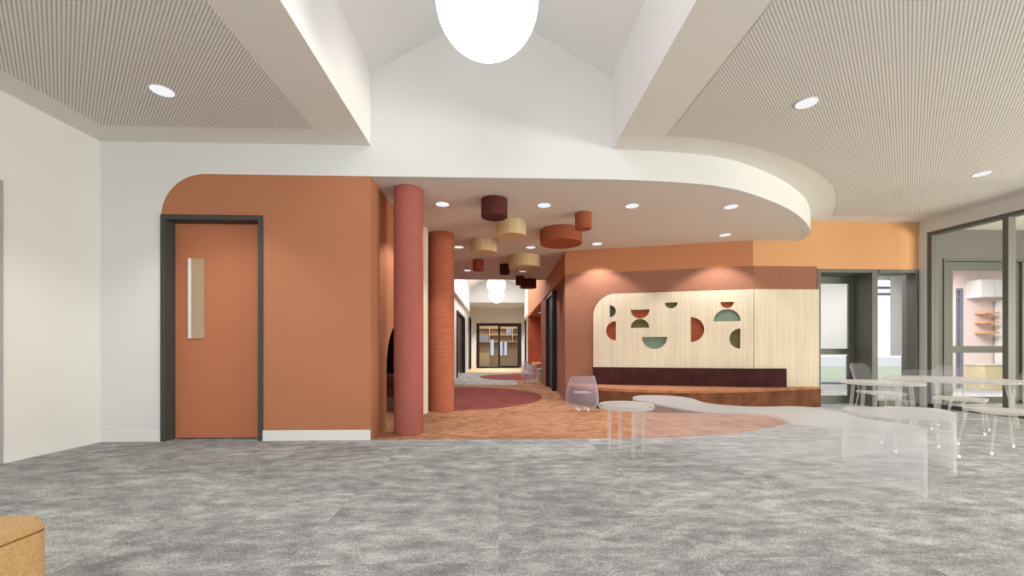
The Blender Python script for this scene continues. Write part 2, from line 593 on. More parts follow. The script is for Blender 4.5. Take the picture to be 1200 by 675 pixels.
def ell(cx, cy, ax, ay, lo=-9, hi=9, n=64):
    return [(min(hi, max(lo, cx + ax * math.cos(2 * math.pi * i / n))), cy + ay * math.sin(2 * math.pi * i / n)) for i in range(n)]


bm = B(); prism(bm, ell(-0.98, 9.3, 1.93, 2.25, XL + .002), -0.04, 0.006)
struct('floor_inlay', bm, M_marc, 'large maroon rounded carpet patch behind the columns', 'carpet')
bm = B(); prism(bm, ell(0.62, 16.2, 1.33, 1.8), -0.04, 0.006)
struct('floor_inlay', bm, M_marc, 'small far maroon oval carpet patch on grey corridor carpet', 'carpet')

# walls
bm = B()
xo0, xo1 = XY(189, YF), XY(308.5, YF)              # door frame outside
zd = 2.50
r = 0.47
arc = [(xo0 + r - r * math.cos(t), ZN - r + r * math.sin(t)) for t in [P2 * i / 12 for i in range(13)]]
p, q = (0, YF), (10, YF)


def fr(pts, mi, y0=YF, y1=YF + 0.14):
    slab(bm, (0, y0), (10, y0), pts, 0, y1 - y0, mi)


fr([(XWL - .3, 0), (xo0, 0), (xo0, zd)] + arc + [(XL, ZN), (XR, ZN), (XR, ZE), (XM, ZR), (XL, ZE), (XWL - .3, ZE)], 0)
fr([(xo0, zd), (xo1, zd), (xo1, 0), (XL, 0), (XL, ZN)] + arc[::-1][:-1], 1)
struct('wall_front', bm, [M_white, M_orange], 'white front wall with a round-cornered burnt orange field around the door', 'wall')

bm = B()
slab(bm, LW, LW2, rect(-0.1, 8.5, 0, ZC + .1), 0, -0.15)
struct('wall_left', bm, M_white, 'plain white wall at the far left', 'wall')
# edge of a doorway in the left wall
bm = B()
s_, _ = on_line(2.5, LW, LW2)
zt = 1 + (HZ - 212) / F * _
slab(bm, LW, LW2, rect(s_, s_ + .06, 0, zt), 0.012, -0.16)
slab(bm, LW, LW2, rect(s_ + .06, s_ + 1.0, zt - .06, zt), 0.04, -0.16)
slab(bm, LW, LW2, rect(s_ + 1.0, s_ + 1.06, 0, zt), 0.04, -0.16)
slab(bm, LW, LW2, rect(s_ + .06, s_ + 1.0, 0, zt - .06), 0.015, 0.002)
struct('trim_1', bm, mat('mid_grey_door_paint', (0.33, 0.33, 0.33), 0.5), 'grey door surround at the left edge of the white left wall', 'trim')
# skirtings
bm = B(); slab(bm, LW, LW2, rect(0, s_, 0, .115), 0.014, 0)
struct('baseboard_left', bm, M_base, bevel=.003)
bm = B(); box(bm, XWL, xo0, YF - .014, YF, 0, .115); box(bm, xo1, XL, YF - .014, YF, 0, .115)
struct('baseboard_front', bm, M_base, bevel=.003)

# orange side wall of the corridor with a round arched nook opening
ya0, ya1, zs, ra = 5.45, 6.70, .75, .625
arch = [(ya1, 0), (ya1, zs)] + [((ya0 + ya1) / 2 + ra * math.cos(t), zs + ra * math.sin(t)) for t in [math.pi * i / 24 for i in range(1, 24)]] + [(ya0, zs), (ya0, 0)]
bm = B()
slab(bm, (XL, 0), (XL, 10), [(YF + .14, 0), (YF + .14, ZN - .0), (YE, ZN), (YE, 0)] + arch, 0, 0.12)
struct('wall_corridor_left', bm, M_orange, 'orange side wall with arched nook opening behind the columns', 'wall')
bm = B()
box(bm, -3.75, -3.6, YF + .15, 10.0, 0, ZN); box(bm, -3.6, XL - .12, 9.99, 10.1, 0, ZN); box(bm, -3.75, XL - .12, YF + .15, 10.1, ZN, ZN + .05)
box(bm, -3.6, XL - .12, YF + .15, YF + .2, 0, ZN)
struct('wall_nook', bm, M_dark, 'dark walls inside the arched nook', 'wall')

# long white corridor walls, end wall
bm = B()
box(bm, -1.70, -1.55, YE, 15.7, 0, ZR); box(bm, -1.70, -1.55, 15.7, 19.2, 2.5, ZR); box(bm, -1.70, -1.55, 19.2, 22.0, 0, ZR)
box(bm, -1.70, -1.55, 22.0, 23.6, 2.75, ZR); box(bm, -1.70, -1.55, 23.6, 24.2, 0, ZR)
struct('wall_corridor_far_left', bm, M_white, 'white far corridor wall with black framed doors', 'wall')
xd0, xd1, zed = XY(558.4, 24.2), XY(611, 24.2), 2.57
bm = B()
slab(bm, (0, 24.2), (10, 24.2), [(-1.7, 0), (xd0, 0), (xd0, zed), (xd1, zed), (xd1, 0), (1.7, 0), (1.7, 3.6), (-1.7, 3.6)], 0, .12)
struct('wall_corridor_end', bm, mat('warm_grey_paint', (0.68, 0.63, 0.56), 0.9), 'warm grey end wall above the sliding doors', 'wall')
bm = B()
box(bm, -1.7, 1.6, 21.301, 24.2, 3.42, 3.55); box(bm, -1.7, 1.6, 21.2, 21.3, 3.42, ZR)
struct('ceiling_corridor_end', bm, M_white, 'lower white soffit before corridor end wall', 'ceiling')
bm = B()
box(bm, 1.45, 1.6, 18.6, 21.8, 0, ZR); box(bm, 1.45, 1.6, 21.8, 22.6, 2.6, ZR); box(bm, 1.45, 1.6, 22.6, 24.2, 0, ZR)
struct('wall_corridor_far_right', bm, M_white, 'white far right corridor wall', 'wall')
# right corridor wall: terracotta below, orange fascia above
W0, W1, W2, W3 = A0, (1.45, 10.45), (1.33, 11.75), (1.30, 12.75)
bm = B()
slab(bm, W0, W1, rect(0, 2.2, 0, 2.5), 0, -.12, 0)
slab(bm, W1, W2, rect(0, 1.3, 2.42, 2.5), -.02, -.12, 0)
slab(bm, W2, W3, rect(0, 1.0, 0, 2.5), 0, -.12, 0)
prism(bm, [A0, (1.31, 11.65), (1.31, 12.75), (1.45, 12.75), (1.5, 8.3)], 2.5, ZN + .05, 1)
prism(bm, [(1.30, 11.66), (1.30, 18.6), (1.45, 18.6), (1.45, 11.66)], 2.5, ZE + .04, 1)
struct('wall_corridor_right', bm, [M_terra, M_fascia], 'terracotta corridor wall under an orange fascia', 'wall')
bm = B()
box(bm, 1.30, 3.3, 18.5, 18.6, 0, 2.5); box(bm, 3.2, 3.3, 12.75, 18.6, 0, 2.5); box(bm, 1.30, 3.3, 12.75, 12.85, 0, 2.5)
struct('wall_alcove', bm, M_brick, 'rust textured wall at the back of corridor alcove', 'wall')
bm = B(); box(bm, 1.451, 3.3, 12.75, 18.6, 2.5, 2.6)
struct('ceiling_alcove', bm, M_orange, 'orange soffit over the corridor alcove', 'ceiling')

# bench wall (angled) and back right wall
sB = G0[0] - A1[0]
LA = math.hypot(A1[0] - A0[0], A1[1] - A0[1])
bdx0 = XY(956.5, YB) - A1[0]                       # door unit on the back right wall
bdx1 = XY(1077, YB) - A1[0]
zdu = 2.46
bm = B()
slab(bm, A0, A1, rect(0, LA, 0, ZN + .05), .002, .15, 0)
slab(bm, A0, A1, rect(0, LA, 0, 2.5), -.008, .002, 1)
struct('wall_bench', bm, [M_fascia, M_terra], 'angled bench wall, light orange above terracotta', 'wall')
bm = B()
slab(bm, A1, G0, [(0, 0), (bdx0, 0), (bdx0, zdu), (bdx1, zdu), (bdx1, 0), (sB, 0), (sB, ZC + .05), (0, ZC + .05)], .002, .15, 2)
slab(bm, A1, G0, rect(0, bdx0 - .002, 0, 2.5), -.008, .002, 1)
slab(bm, A1, G0, rect(bdx1, sB, 0, zdu), -.004, .002, 3)
struct('wall_back', bm, [M_fascia, M_terra, M_orange_lit, M_base], 'back right wall, orange lightened as if lit, over terracotta, beside glazed door', 'wall')

# ceilings
bm = B(); prism(bm, [(XWL - .6, REAR), (XL - .0006, REAR), (XL - .0006, YF - .001), (XWL - .6, YF - .001)], ZC, ZC + .08)
struct('ceiling_left', bm, M_ceil, 'left lowered ceiling with perforated field', 'ceiling')
bm = B()
prism(bm, [(XR + .0006, REAR)] + [(G1[0] + .3, REAR), (G0[0] + .1, YB), (5.36, YB)] + curve[::-1][1:-1] + [(XR + .0006, YF - .001)], ZC, ZC + .08)
struct('ceiling_right', bm, M_ceil, 'right lowered ceiling with perforated field', 'ceiling')
# perforated fields
pl = [PZ(120, 147, ZC), PZ(367.5, 151, ZC)]
bm = B()
prism(bm, [(pl[0][0] - .2, REAR + .4), (pl[1][0], REAR + .4), (pl[1][0], pl[1][1]), (pl[0][0], pl[1][1])], ZC - .003, ZC + .01)
struct('ceiling_panel', bm, M_perf, 'perforated acoustic field in the left ceiling', 'ceiling panel')
pc = [(782, 159), (836, 163), (870, 169), (900, 176.5), (937, 190), (955, 199), (967, 207), (977, 217), (982, 229), (981, 240), (975, 253)]
pc = chaikin([PZ(x, y, ZC) for x, y in pc], 2, closed=False)
gx = lambda y: G0[0] + (YB - y) * 0.12 - .28
bm = B()
prism(bm, [(pc[0][0], REAR + .4)] + [(gx(REAR + .4), REAR + .4), (gx(pc[-1][1]), pc[-1][1])] + pc[::-1], ZC - .003, ZC + .01)
struct('ceiling_panel', bm, M_perf, 'perforated acoustic field with curved edge in right ceiling', 'ceiling panel')
# niche ceiling
bm = B()
prism(bm, [(XL - .1, YF + .1), (XR, YF + .1)] + [(x - .02, y + .02) for x, y in curve[3:-1]] + [(5.3, YB), (4.51, YB), A0, (1.31, YE), (XL - .1, YE)], ZN + .0008, ZN + .06)
struct('ceiling_niche', bm, mat('niche_ceiling_paint', (0.67, 0.63, 0.58), 0.9, spec=0.1), 'lower ceiling over the niche with drums and downlights', 'ceiling')
# curved white bulkhead
bm = B()
inner = []
for i, (x, y) in enumerate(curve):
    a = Vector(curve[max(0, i - 1)]); b = Vector(curve[min(len(curve) - 1, i + 1)])
    t = (b - a).normalized()
    inner.append((x - t.y * .1, y + t.x * .1))
n = len(curve)
vs = [[bm.verts.new((*pp, zz)) for pp in ring] for ring in (curve, inner) for zz in (ZN - .001, ZC + .07)]
o0, o1, i0, i1 = vs
for k in range(n - 1):
    bm.faces.new((o0[k], o0[k + 1], o1[k + 1], o1[k])); bm.faces.new((i0[k], i0[k + 1], i1[k + 1], i1[k]))
    bm.faces.new((o0[k], o0[k + 1], i0[k + 1], i0[k])); bm.faces.new((o1[k], o1[k + 1], i1[k + 1], i1[k]))
bm.faces.new((o0[0], o1[0], i1[0], i0[0])); bm.faces.new((o0[-1], o1[-1], i1[-1], i0[-1]))
struct('bulkhead', bm, M_white, 'curved white bulkhead edging the niche ceiling', 'bulkhead', smooth=True)
# light well over the room and over the corridor
for y0, y1, nm in ((REAR, YF, 'ceiling_well'), (YE, 21.2, 'ceiling_corridor')):
    bm = B()
    box(bm, XL - .12, XL, y0, y1 - (.001 if y0 < 0 else .002), (ZC + .0005 if y0 < 0 else ZN), ZE + .05)
    box(bm, XR, XR + .12, (y0 if y0 < 0 else 18.61), y1 - (.001 if y0 < 0 else .002), (ZC + .0005 if y0 < 0 else 2.6), ZE + .05)
    slab(bm, (0, y0), (10, y0), [(XL - .12, ZE), (XL, ZE), (XM, ZR), (XR, ZE), (XR + .12, ZE), (XM, ZR + .12)], 0, y1 - y0)
    if y0 > 0:
        box(bm, XL - .3, XR + .3, YE - .1, YE, ZN, ZR)
        bm2 = bm
    struct(nm, bm, M_gable, 'white gabled light well overhead' if y0 < 0 else 'white gabled light well over the corridor', 'ceiling')
bm = B(); box(bm, -1.75, XL - .12, YE, 21.2, ZE - .03, ZE + .1); box(bm, XR + .12, 1.6, 18.6, 21.2, ZE - .03, ZE + .1)
struct('ceiling_eaves', bm, M_gable)

# ------------------------------------------------------------------ left door
dr = thing('door_1', 'burnt orange door with slim vision panel in dark grey frame', 'door', ((xo0 + xo1) / 2, YF, 0))
dr['kind'] = 'structure'
W = (xo1 - xo0) / 2
fw = 0.052
bm = B()
for sx in (-1, 1):
    box(bm, sx * W - (0 if sx < 0 else fw), sx * W + (fw if sx < 0 else 0), -.016, .155, 0, zd)
box(bm, -W + fw, W - fw, -.016, .155, zd - fw, zd)
obj('door_frame', bm, M_frame, dr, bevel=.003)
vx0, vx1 = XY(222, YF + .13) - (xo0 + xo1) / 2, XY(240.5, YF + .13) - (xo0 + xo1) / 2
vz0, vz1 = ZY(230, 396.5, YF + .13), ZY(230, 303, YF + .13)
lf = holed('door_leaf', rect(-W + fw + .004, W - fw - .004, .012, zd - fw - .006), [rect(vx0, vx1, vz0, vz1)], .045, M_door, dr)
lf.rotation_euler = (P2, 0, 0); lf.location = (0, .15, 0)
bm = B()
e = .006
e = .0
box(bm, vx0 + .0005, vx0 + .03, .106, .149, vz0 + .0005, vz1 - .0005)
o = obj('vision_panel_bead', bm, M_base, dr)
bm = B(); box(bm, vx0 + .0305, vx1 - .0005, .116, .140, vz0 + .0005, vz1 - .0005)
o = obj('vision_panel', bm, M_tan, dr); o['label'] = 'timber coloured vision panel'

# ------------------------------------------------------------------ columns
def column(name, px, d, rr, m, label):
    x, y = PD(px, d)
    t = thing(name, label, 'column', (x, y, 0.003))
    bm = B()
    lathe(bm, [(rr - .006, 0), (rr, .006), (rr, ZN - .009), (rr - .006, ZN - .003)], n=64)
    obj('column_wrap', bm, m, t, smooth=True)
    t['kind'] = 'thing'
    return t


column('round_column', 479, 5.13, .176, M_red, 'front round column wrapped in brick red felt beside orange wall')
column('round_column', 491, 6.75, .145, M_oak, 'pale timber column mostly hidden behind the brick red column')
column('round_column', 517, 7.10, .217, M_ribo, 'rust orange ribbed round column farther back beside the corridor')

# ------------------------------------------------------------------ ceiling drums
def drum(x0, x1, top, bot, m, label):
    k = 4.271
    cx, wd = 430 + (x0 + x1) / 2 / k, (x1 - x0) / k
    df = (ZN - 1) * F / (HZ - (190 + top / k))
    R_ = wd / 2 * df / F
    d = df + R_
    R_ = wd / 2 * d / F
    zb = 1 + (HZ - (190 + bot / k)) / F * (d + R_)
    x, y = PD(cx, d)
    t = thing('ceiling_drum', label, 'ceiling drum', (x, y, zb), 0, 'drums under the niche ceiling')
    H = ZN - zb
    bm = B(); lathe(bm, [(R_ - .004, .004), (R_, .008), (R_, H - .0005)], n=64)
    obj('drum_side', bm, m, t, smooth=True)
    bm = B(); cyl(bm, 0, 0, 0, .006, R_ - .004, n=64)
    obj('drum_base', bm, m, t)


drum(572, 703, 165, 297, M_drum_dk, 'large dark burgundy ceiling drum, nearest and highest in the picture')
drum(648, 797, 277, 392, M_wood, 'pale timber ceiling drum directly behind the large burgundy drum')
drum(522, 651, 374, 469, M_wood, 'leftmost pale timber ceiling drum, above the small red one')
drum(867, 1076, 312, 435, M_drum_or, 'widest terracotta ceiling drum, low and broad')
drum(1042, 1124, 243, 347, M_drum_or, 'small terracotta ceiling drum overlapping the widest drum, rightmost')
drum(530, 583, 484, 547, M_drum_rd, 'small red ceiling drum below the leftmost pale timber drum')
drum(665, 714, 507, 566, M_drum_br, 'small dark brown ceiling drum left of the shallow pale timber drum')
drum(709, 872, 457, 546, M_wood, 'broad shallow pale timber ceiling drum, lowest of the pale ones')
drum(744, 788, 568, 618, M_drum_dk, 'smallest far burgundy ceiling drum, left of its wider neighbour')
drum(766, 848, 582, 636, M_drum_dk, 'farthest wide burgundy ceiling drum at end of niche ceiling')

# ------------------------------------------------------------------ downlights and added fill spots
def downlight(px, py, z, rad, label, power, group, spot=1.9, blend=0.6):
    x, y = PZ(px, py, z)
    t = thing('ceiling_downlight', label, 'downlight', (x, y, z - .004), 0, group)
    bm = B()
    lathe(bm, [(rad + .006, .0035), (rad + .006, .0), (rad, -.002), (rad, .0005), (rad - .001, .003)], n=40)
    obj('trim_ring', bm, M_base, t, smooth=True)
    bm = B(); cyl(bm, 0, 0, -.004, .002, rad, n=40)
    obj('lens', bm, M_lens, t)
    if power:
        l = bpy.data.lights.new('downlight_or_fill_spot', 'SPOT')
        l.energy = power; l.spot_size = spot; l.spot_blend = blend; l.shadow_soft_size = .06
        l.color = (1.0, 0.98, 0.955)
        lo = bpy.data.objects.new('downlight_or_fill_spot', l)
        C.objects.link(lo); lo.parent = t; lo.location = (0, 0, -.03)
    return t


def fill_spots(pts, zl=ZC - .03, en=110):
    for x, y in pts:
        l = bpy.data.lights.new('downlight_or_fill_spot', 'SPOT')
        l.energy = en; l.spot_size = 1.75; l.spot_blend = .55; l.shadow_soft_size = .06
        l.color = (1.0, 0.98, 0.955)
        lo = bpy.data.objects.new('downlight_or_fill_spot', l)
        C.objects.link(lo); lo.location = (x, y, zl)


fill_spots([(-3.0, 1.3), (-3.0, -1.4), (2.9, 1.2), (2.9, -1.5), (6.3, 2.4), (6.3, -.4)])  # added ceiling spots out of view, without fittings
fill_spots([(-.6, 22.8), (.6, 22.8)], 3.4, 420)  # added spots to brighten the corridor end, without fittings
fill_spots([(-2.5, 8.3)], 2.93, 60)  # added spot to brighten the nook, without a fitting
gN, gP = 'downlights in the niche ceiling', 'downlights in the perforated ceilings'
zp = ZC - .003
SP = dict(spot=1.75, blend=.55)
downlight(190, 106, zp, .088, 'round downlight in the left perforated ceiling', 92, gP, **SP)
downlight(945, 120.5, zp, .088, 'nearer round downlight in the right perforated ceiling', 92, gP, **SP)
downlight(1150, 203.5, zp, .088, 'farther round downlight in right perforated ceiling, toward the glazing', 110, gP, **SP)
for px, py, pw, lb in (
        (518.5, 239, 26, 'niche downlight just right of the brick red column head'),
        (637.5, 240.3, 22, 'front niche downlight between burgundy drum and small terracotta drum'),
        (740.5, 241, 22, 'front niche downlight right of the small terracotta drum'),
        (856.5, 242, 22, 'front niche downlight nearest the curved bulkhead'),
        (537.7, 289.3, 22, 'niche downlight left of the leftmost timber drum'),
        (621.8, 289.7, 22, 'niche downlight between timber drums and the widest drum'),
        (699.5, 285.5, 28, 'rear niche downlight above left end of the bench wall'),
        (849.5, 275, 28, 'rear niche downlight above right half of the bench wall'),
        (547.8, 316.7, 20, 'far niche downlight left of small red drum'),
        (612.6, 317.6, 20, 'far niche downlight under the broad shallow timber drum')):
    downlight(px, py, ZN, .088, lb, pw * 3.6, gN, spot=1.9, blend=.3)
downlight(633, 366.5, 2.5, .08, 'tiny downlight in the alcove soffit along the corridor', 60, None)

# ------------------------------------------------------------------ globe pendants
def globe(px, d, zc, R_, label):
    x, y = PD(px, d)
    x = -.08
    y = d
    t = thing('globe_pendant', label, 'pendant light', (x, y, zc), 0, 'globe pendants along the ridge')
    bm = B(); bmesh.ops.create_uvsphere(bm, u_segments=64, v_segments=40, radius=R_)
    obj('globe', bm, M_globe, t, smooth=True)
    bm = B(); cyl(bm, 0, 0, R_ - .005, R_ + .03, .045, n=24)
    obj('globe_cap', bm, M_base, t, smooth=True)
    top = ZR - (0.12) - zc
    bm = B(); cyl(bm, 0, 0, R_ + .03, top + .1, .005, n=10)
    obj('suspension_rod', bm, M_base, t)


globe(572.5, 3.06, 3.525, .37, 'large glowing white globe pendant overhead in front light well')
globe(581.5, 16.2, 3.53, .365, 'nearer of two globe pendants far down the corridor')
globe(581.5, 19.6, 3.57, .365, 'farthest globe pendant, lower of two down the corridor')

# ------------------------------------------------------------------ bench with backrest, and the timber wall panel
eA = Vector((A1[0] - A0[0], A1[1] - A0[1])).normalized()
nA = Vector((eA.y, -eA.x))                         # towards the room


def aw(s, t):
    v = Vector(A0) + eA * s + nA * t
    return (v.x, v.y)


s695, _ = on_line(695.5, A0, A1)
xP1 = XY(957, YB)
x920 = XY(921, YB - .15)
be = thing('corner_bench', 'long low rust velvet bench with dark maroon backrest along wood panel', 'bench', (3.2, 7.4, 0.003))


def rel(pts, o=be):
    return [(x - o.location.x, y - o.location.y) for x, y in pts]


front = [(1.335, 8.2)] + [PZ(x, y, 0) for x, y in ((672, 473.5), (688, 476.5), (702, 479), (730, 481.5), (770, 483.2), (800, 484), (835, 484), (880, 482), (920, 479.5), (962, 476.8))]
front = chaikin(front, 2, closed=False)
back = [(front[-1][0] + .005, YB - .012), (A1[0], YB - .012), aw(LA - .01, .012), aw(.03, .012)]
poly = front + back
bm = B(); prism(bm, rel(poly), 0, .315)
obj('bench_base', bm, M_rust, be, smooth=False)
bm = B(); prism(bm, rel(poly), .316, .36)
obj('seat', bm, M_rust_lit, be, bevel=.008)
bm = B()
a = [aw(s695, .035), aw(LA, .035), (A1[0], YB - .035), (x920, YB - .035)]
b = [(x920, YB - .17), (A1[0], YB - .17), aw(LA - .02, .17), aw(s695, .17)]
prism(bm, rel([a[0], a[2], a[3], b[0], b[1], b[3]]), .362, .685)
obj('backrest', bm, M_maroon, be, bevel=.012)

pn = thing('timber_wall_panel', 'pale oak wall panel with rounded corner and half-circle cut-outs', 'wall panel', (A0[0], A0[1], 0.0))
R90 = math.atan2(eA.y, eA.x)
zp1 = 2.085
holes, insets = [], []


def apt(x, y):
    px, py = 680 + x / 5.19, 330 + y / 5.19
    s, d = on_line(px, (A0[0] + nA.x * .03, A0[1] + nA.y * .03), (A1[0] + nA.x * .03, A1[1] + nA.y * .03))
    return s, 1 + (HZ - py) / F * d


for col, (xa, ya), (xb, yb), dirv in (
        ('green', (180, 145), (180, 216), 'R'), ('rust', (217, 240), (217, 357), 'L'), ('rust', (307, 170), (421, 170), 'D'),
        ('olive', (307, 281), (419, 281), 'U'), ('darkolive', (514, 127), (592, 127), 'D'), ('teal', (375, 337), (529, 337), 'D'),
        ('rust', (672, 217), (672, 368), 'R'), ('rust', (852, 124), (934, 124), 'D'), ('teal', (811, 241), (974, 241), 'U'),
        ('olive', (973, 286), (973, 408), 'L')):
    a, b = apt(xa, ya), apt(xb, yb)
    c = ((a[0] + b[0]) / 2, (a[1] + b[1]) / 2)
    rr = math.hypot(a[0] - b[0], a[1] - b[1]) / 2
    st = {'R': -90, 'L': 90, 'U': 0, 'D': 180}[dirv]
    pts = [(c[0] + rr * math.cos(math.radians(st + 180 * i / 24)), c[1] + rr * math.sin(math.radians(st + 180 * i / 24))) for i in range(25)]
    holes.append(pts)
    insets.append((col, pts))
rc = .42
outer = [(s695, .36), (LA - .0005, .36), (LA - .0005, zp1)] + [(s695 + rc - rc * math.sin(t), zp1 - rc + rc * math.cos(t)) for t in [P2 * i / 16 for i in range(17)]]
o = holed('panel_face', outer, holes, .030, [M_oakp, M_ply], pn)
o.rotation_euler = (P2, 0, R90); o.location = (nA.x * .0235, nA.y * .0235, 0)
FM = {'green': M_felt_green, 'rust': M_felt_rust, 'olive': M_felt_olive, 'darkolive': M_felt_olive, 'teal': M_felt_teal}
for col, pts in insets:
    bm = B()
    slab(bm, (0, 0), (eA.x, eA.y), pts, -.0085, -.011)
    o = obj('half_circle_inset', bm, FM[col], pn)
    o['label'] = {'green': 'dark green', 'rust': 'rust', 'olive': 'olive green', 'darkolive': 'dark olive', 'teal': 'grey green'}[col] + ' felt half circle'
bm = B()
slab(bm, (A1[0] - A0[0], A1[1] - A0[1]), (A1[0] - A0[0] + 1, A1[1] - A0[1]), rect(0, xP1 - A1[0], .36, zp1), -.0385, -.0085)
obj('side_panel', bm, M_oak, pn)

# ------------------------------------------------------------------ door and window unit on the back right wall
u0, um0, um1, u1 = XY(957, YB), XY(1021, YB), XY(1027.5, YB), XY(1076, YB)
d2 = thing('door_2', 'grey green glazed door beside timber panel', 'door', (u0, YB, 0)); d2['kind'] = 'structure'


def rb(bm, x0, x1, y0, y1, z0, z1):
    box(bm, x0 - u0, x1 - u0, y0, y1, z0, z1)


bm = B()
rb(bm, u0, u0 + .06, -.02, .30, 0, zdu - .004); rb(bm, um0, um1, -.02, .42, 0, zdu - .004)
rb(bm, u0 + .06, um0, -.02, .42, zdu - .064, zdu - .004)
obj('door_frame', bm, M_green, d2, bevel=.003)
bm = B()
yl = .36
dl0, dl1 = u0 + .0, um0
rb(bm, dl0, dl0 + .09, yl, yl + .045, .01, zdu - .07); rb(bm, dl1 - .10, dl1 - .002, yl, yl + .045, .01, zdu - .07)
rb(bm, dl0 + .09, dl1 - .10, yl, yl + .045, .01, .16); rb(bm, dl0 + .09, dl1 - .10, yl, yl + .045, .93, 1.04)
rb(bm, dl0 + .09, dl1 - .10, yl, yl + .045, zdu - .20, zdu - .07)
obj('door_leaf', bm, M_green, d2, bevel=.003)
bm = B(); rb(bm, dl0 + .09, dl1 - .10, yl + .02, yl + .026, .16, zdu - .20)
obj('glass_pane', bm, M_glass, d2)
w1 = thing('window_1', 'grey green framed fixed window right of glazed door', 'window', (u0, YB, 0)); w1['kind'] = 'structure'
bm = B()
rb(bm, um1 + .001, um1 + .02, .1, .30, 0, zdu - .004); rb(bm, u1 - .07, u1, -.02, .15, 0, zdu - .004)
rb(bm, um1 + .02, u1 - .07, -.02, .30, zdu - .064, zdu - .004); rb(bm, um1 + .02, u1 - .07, -.02, .30, 0, .10)
obj('window_frame', bm, M_green, w1, bevel=.003)
bm = B(); rb(bm, um1 + .02, u1 - .07, .14, .146, .10, zdu - .064)
obj('glass_pane', bm, M_glass, w1)

# ------------------------------------------------------------------ glazed right wall
gl_ang = math.atan2(GD.y, GD.x)
wg = thing('window_2', 'tall grey green framed glazed wall at right', 'window', (G0[0], G0[1], 0), gl_ang); wg['kind'] = 'structure'
zg = 3.09
sm = [on_line(1093, G0, G1)[0], on_line(1182.5, G0, G1)[0]]
posts = [sm[0], sm[1], sm[1] + 1.25, sm[1] + 2.5, sm[1] + 3.75, sm[1] + 5.0, sm[1] + 6.25, sm[1] + 7.5]
bm = B()
for s in posts:
    box(bm, s - .035, s + .035, -.07, .07, .07, zg - .06)
obj('mullions', bm, M_green, wg, bevel=.003)
bm = B(); box(bm, sm[0] - .035, 11.5, -.07, .07, zg - .06, zg)
obj('head_rail', bm, M_green, wg, bevel=.003)
bm = B(); box(bm, sm[0] - .035, 11.5, -.07, .07, 0, .07)
obj('sill_rail', bm, M_frame, wg, bevel=.003)
for a, b in zip(posts, posts[1:]):
    bm = B(); box(bm, a + .035, b - .035, -.004, .004, .07, zg - .06)
    obj('glass_pane', bm, M_glass, wg)
bm = B()
slab(bm, G0, G1, rect(0, 11.5, zg, ZC), -.08, .08)
slab(bm, G0, G1, rect(-.05, sm[0] - .036, 0, zg), -.08, .08)
struct('wall_right', bm, M_white, 'white bulkhead and end pier around the right glazing', 'wall')

# ------------------------------------------------------------------ behind the glazing: court passage, grey wall with glazed door, pink room
YD = 7.74
bm = B()
xg0, xg1 = XY(1105, YD), XY(1198, YD)
zgd = ZY(1140, 303.5, YD)
slab(bm, (0, YD), (10, YD), [(G0[0] + .1, 0), (xg0, 0), (xg0, zgd), (xg1 + 1.1, zgd), (xg1 + 1.1, 0), (13, 0), (13, ZC), (G0[0] + .1, ZC)], 0, .12)
struct('wall_passage', bm, M_greywall, 'grey wall seen through the right glazing', 'wall')
d3 = thing('door_3', 'grey green glazed door seen through the right glazing', 'door', (xg0, YD, 0)); d3['kind'] = 'structure'
bm = B()
X1 = xg1 - xg0
box(bm, 0, .045, -.02, .1, 0, zgd); box(bm, .045, X1 + 1.05, -.02, .1, zgd - .045, zgd); box(bm, X1 - .03, X1 + .0, -.02, .1, 0, zgd - .045); box(bm, X1 + 1.05, X1 + 1.1, -.02, .1, 0, zgd)
obj('door_frame', bm, M_green, d3, bevel=.003)
bm = B()
st0 = XY(1118, YD) - xg0; st1 = XY(1186, YD) - xg0
zr0, zr1, zt1 = ZY(1145, 413.5, YD), ZY(1145, 405.5, YD), ZY(1145, 316.5, YD)
box(bm, .046, st0, .02, .07, .01, zgd - .05); box(bm, st1, X1 - .031, .02, .07, .01, zgd - .05)
box(bm, st0, st1, .02, .07, zr0, zr1); box(bm, st0, st1, .02, .07, zt1, zgd - .05); box(bm, st0, st1, .02, .07, .01, .12)
obj('door_leaf', bm, M_green, d3, bevel=.003)
bm = B(); box(bm, st0, st1, .042, .048, .12, zr0); box(bm, st0, st1, .042, .048, zr1, zt1); box(bm, X1, X1 + 1.05, .042, .048, 0, zgd - .045)
obj('glass_pane', bm, M_glass, d3)
# partition between the two far rooms, far walls and ceiling
bm = B()
dgp = [(8.18, YD + .12), (8.26, YD + .12), (12.1, 11.5), (11.95, 11.5)]
prism(bm, dgp, 0, ZC)
struct('wall_partition', bm, M_white, 'white partition behind the glazed doors', 'wall')
bm = B(); prism(bm, [(5.0, YB + .15), (G0[0] + .1, YB + .15), (G1[0] + .3, REAR), (15, REAR), (15, 12), (5.0, 12)], ZC, ZC + .1)
struct('ceiling_outer', bm, mat('cream_ceiling', (0.72, 0.69, 0.58), 0.9), 'cream ceiling of the rooms beyond the glazing', 'ceiling')
bm = B()
YP = 11.0
box(bm, XY(1128, YP), 15, YP, YP + .12, 0, ZC)
box(bm, XY(1117, YP) - .6, XY(1120, YP), YP, YP + .12, 0, ZC)
struct('wall_pink', bm, M_pink, 'dusty pink wall of the far right room', 'wall')
w4 = thing('window_4', 'blue grey framed window at left of the pink room', 'window', (XY(1120, YP), YP, 0)); w4['kind'] = 'structure'
ww = XY(1128, YP) - XY(1120, YP)
z337 = ZY(1123, 338, YP)
bm = B(); box(bm, 0, .04, -.02, .08, 0, z337); box(bm, ww - .09, ww, -.02, .08, 0, z337); box(bm, .04, ww - .09, -.02, .08, z337 - .07, z337); box(bm, .04, ww - .09, -.02, .08, z337 - .25, z337 - .2)
obj('window_frame', bm, M_bluegrey, w4)
bm = B(); box(bm, 0, ww, -.02, .1, z337, ZC)
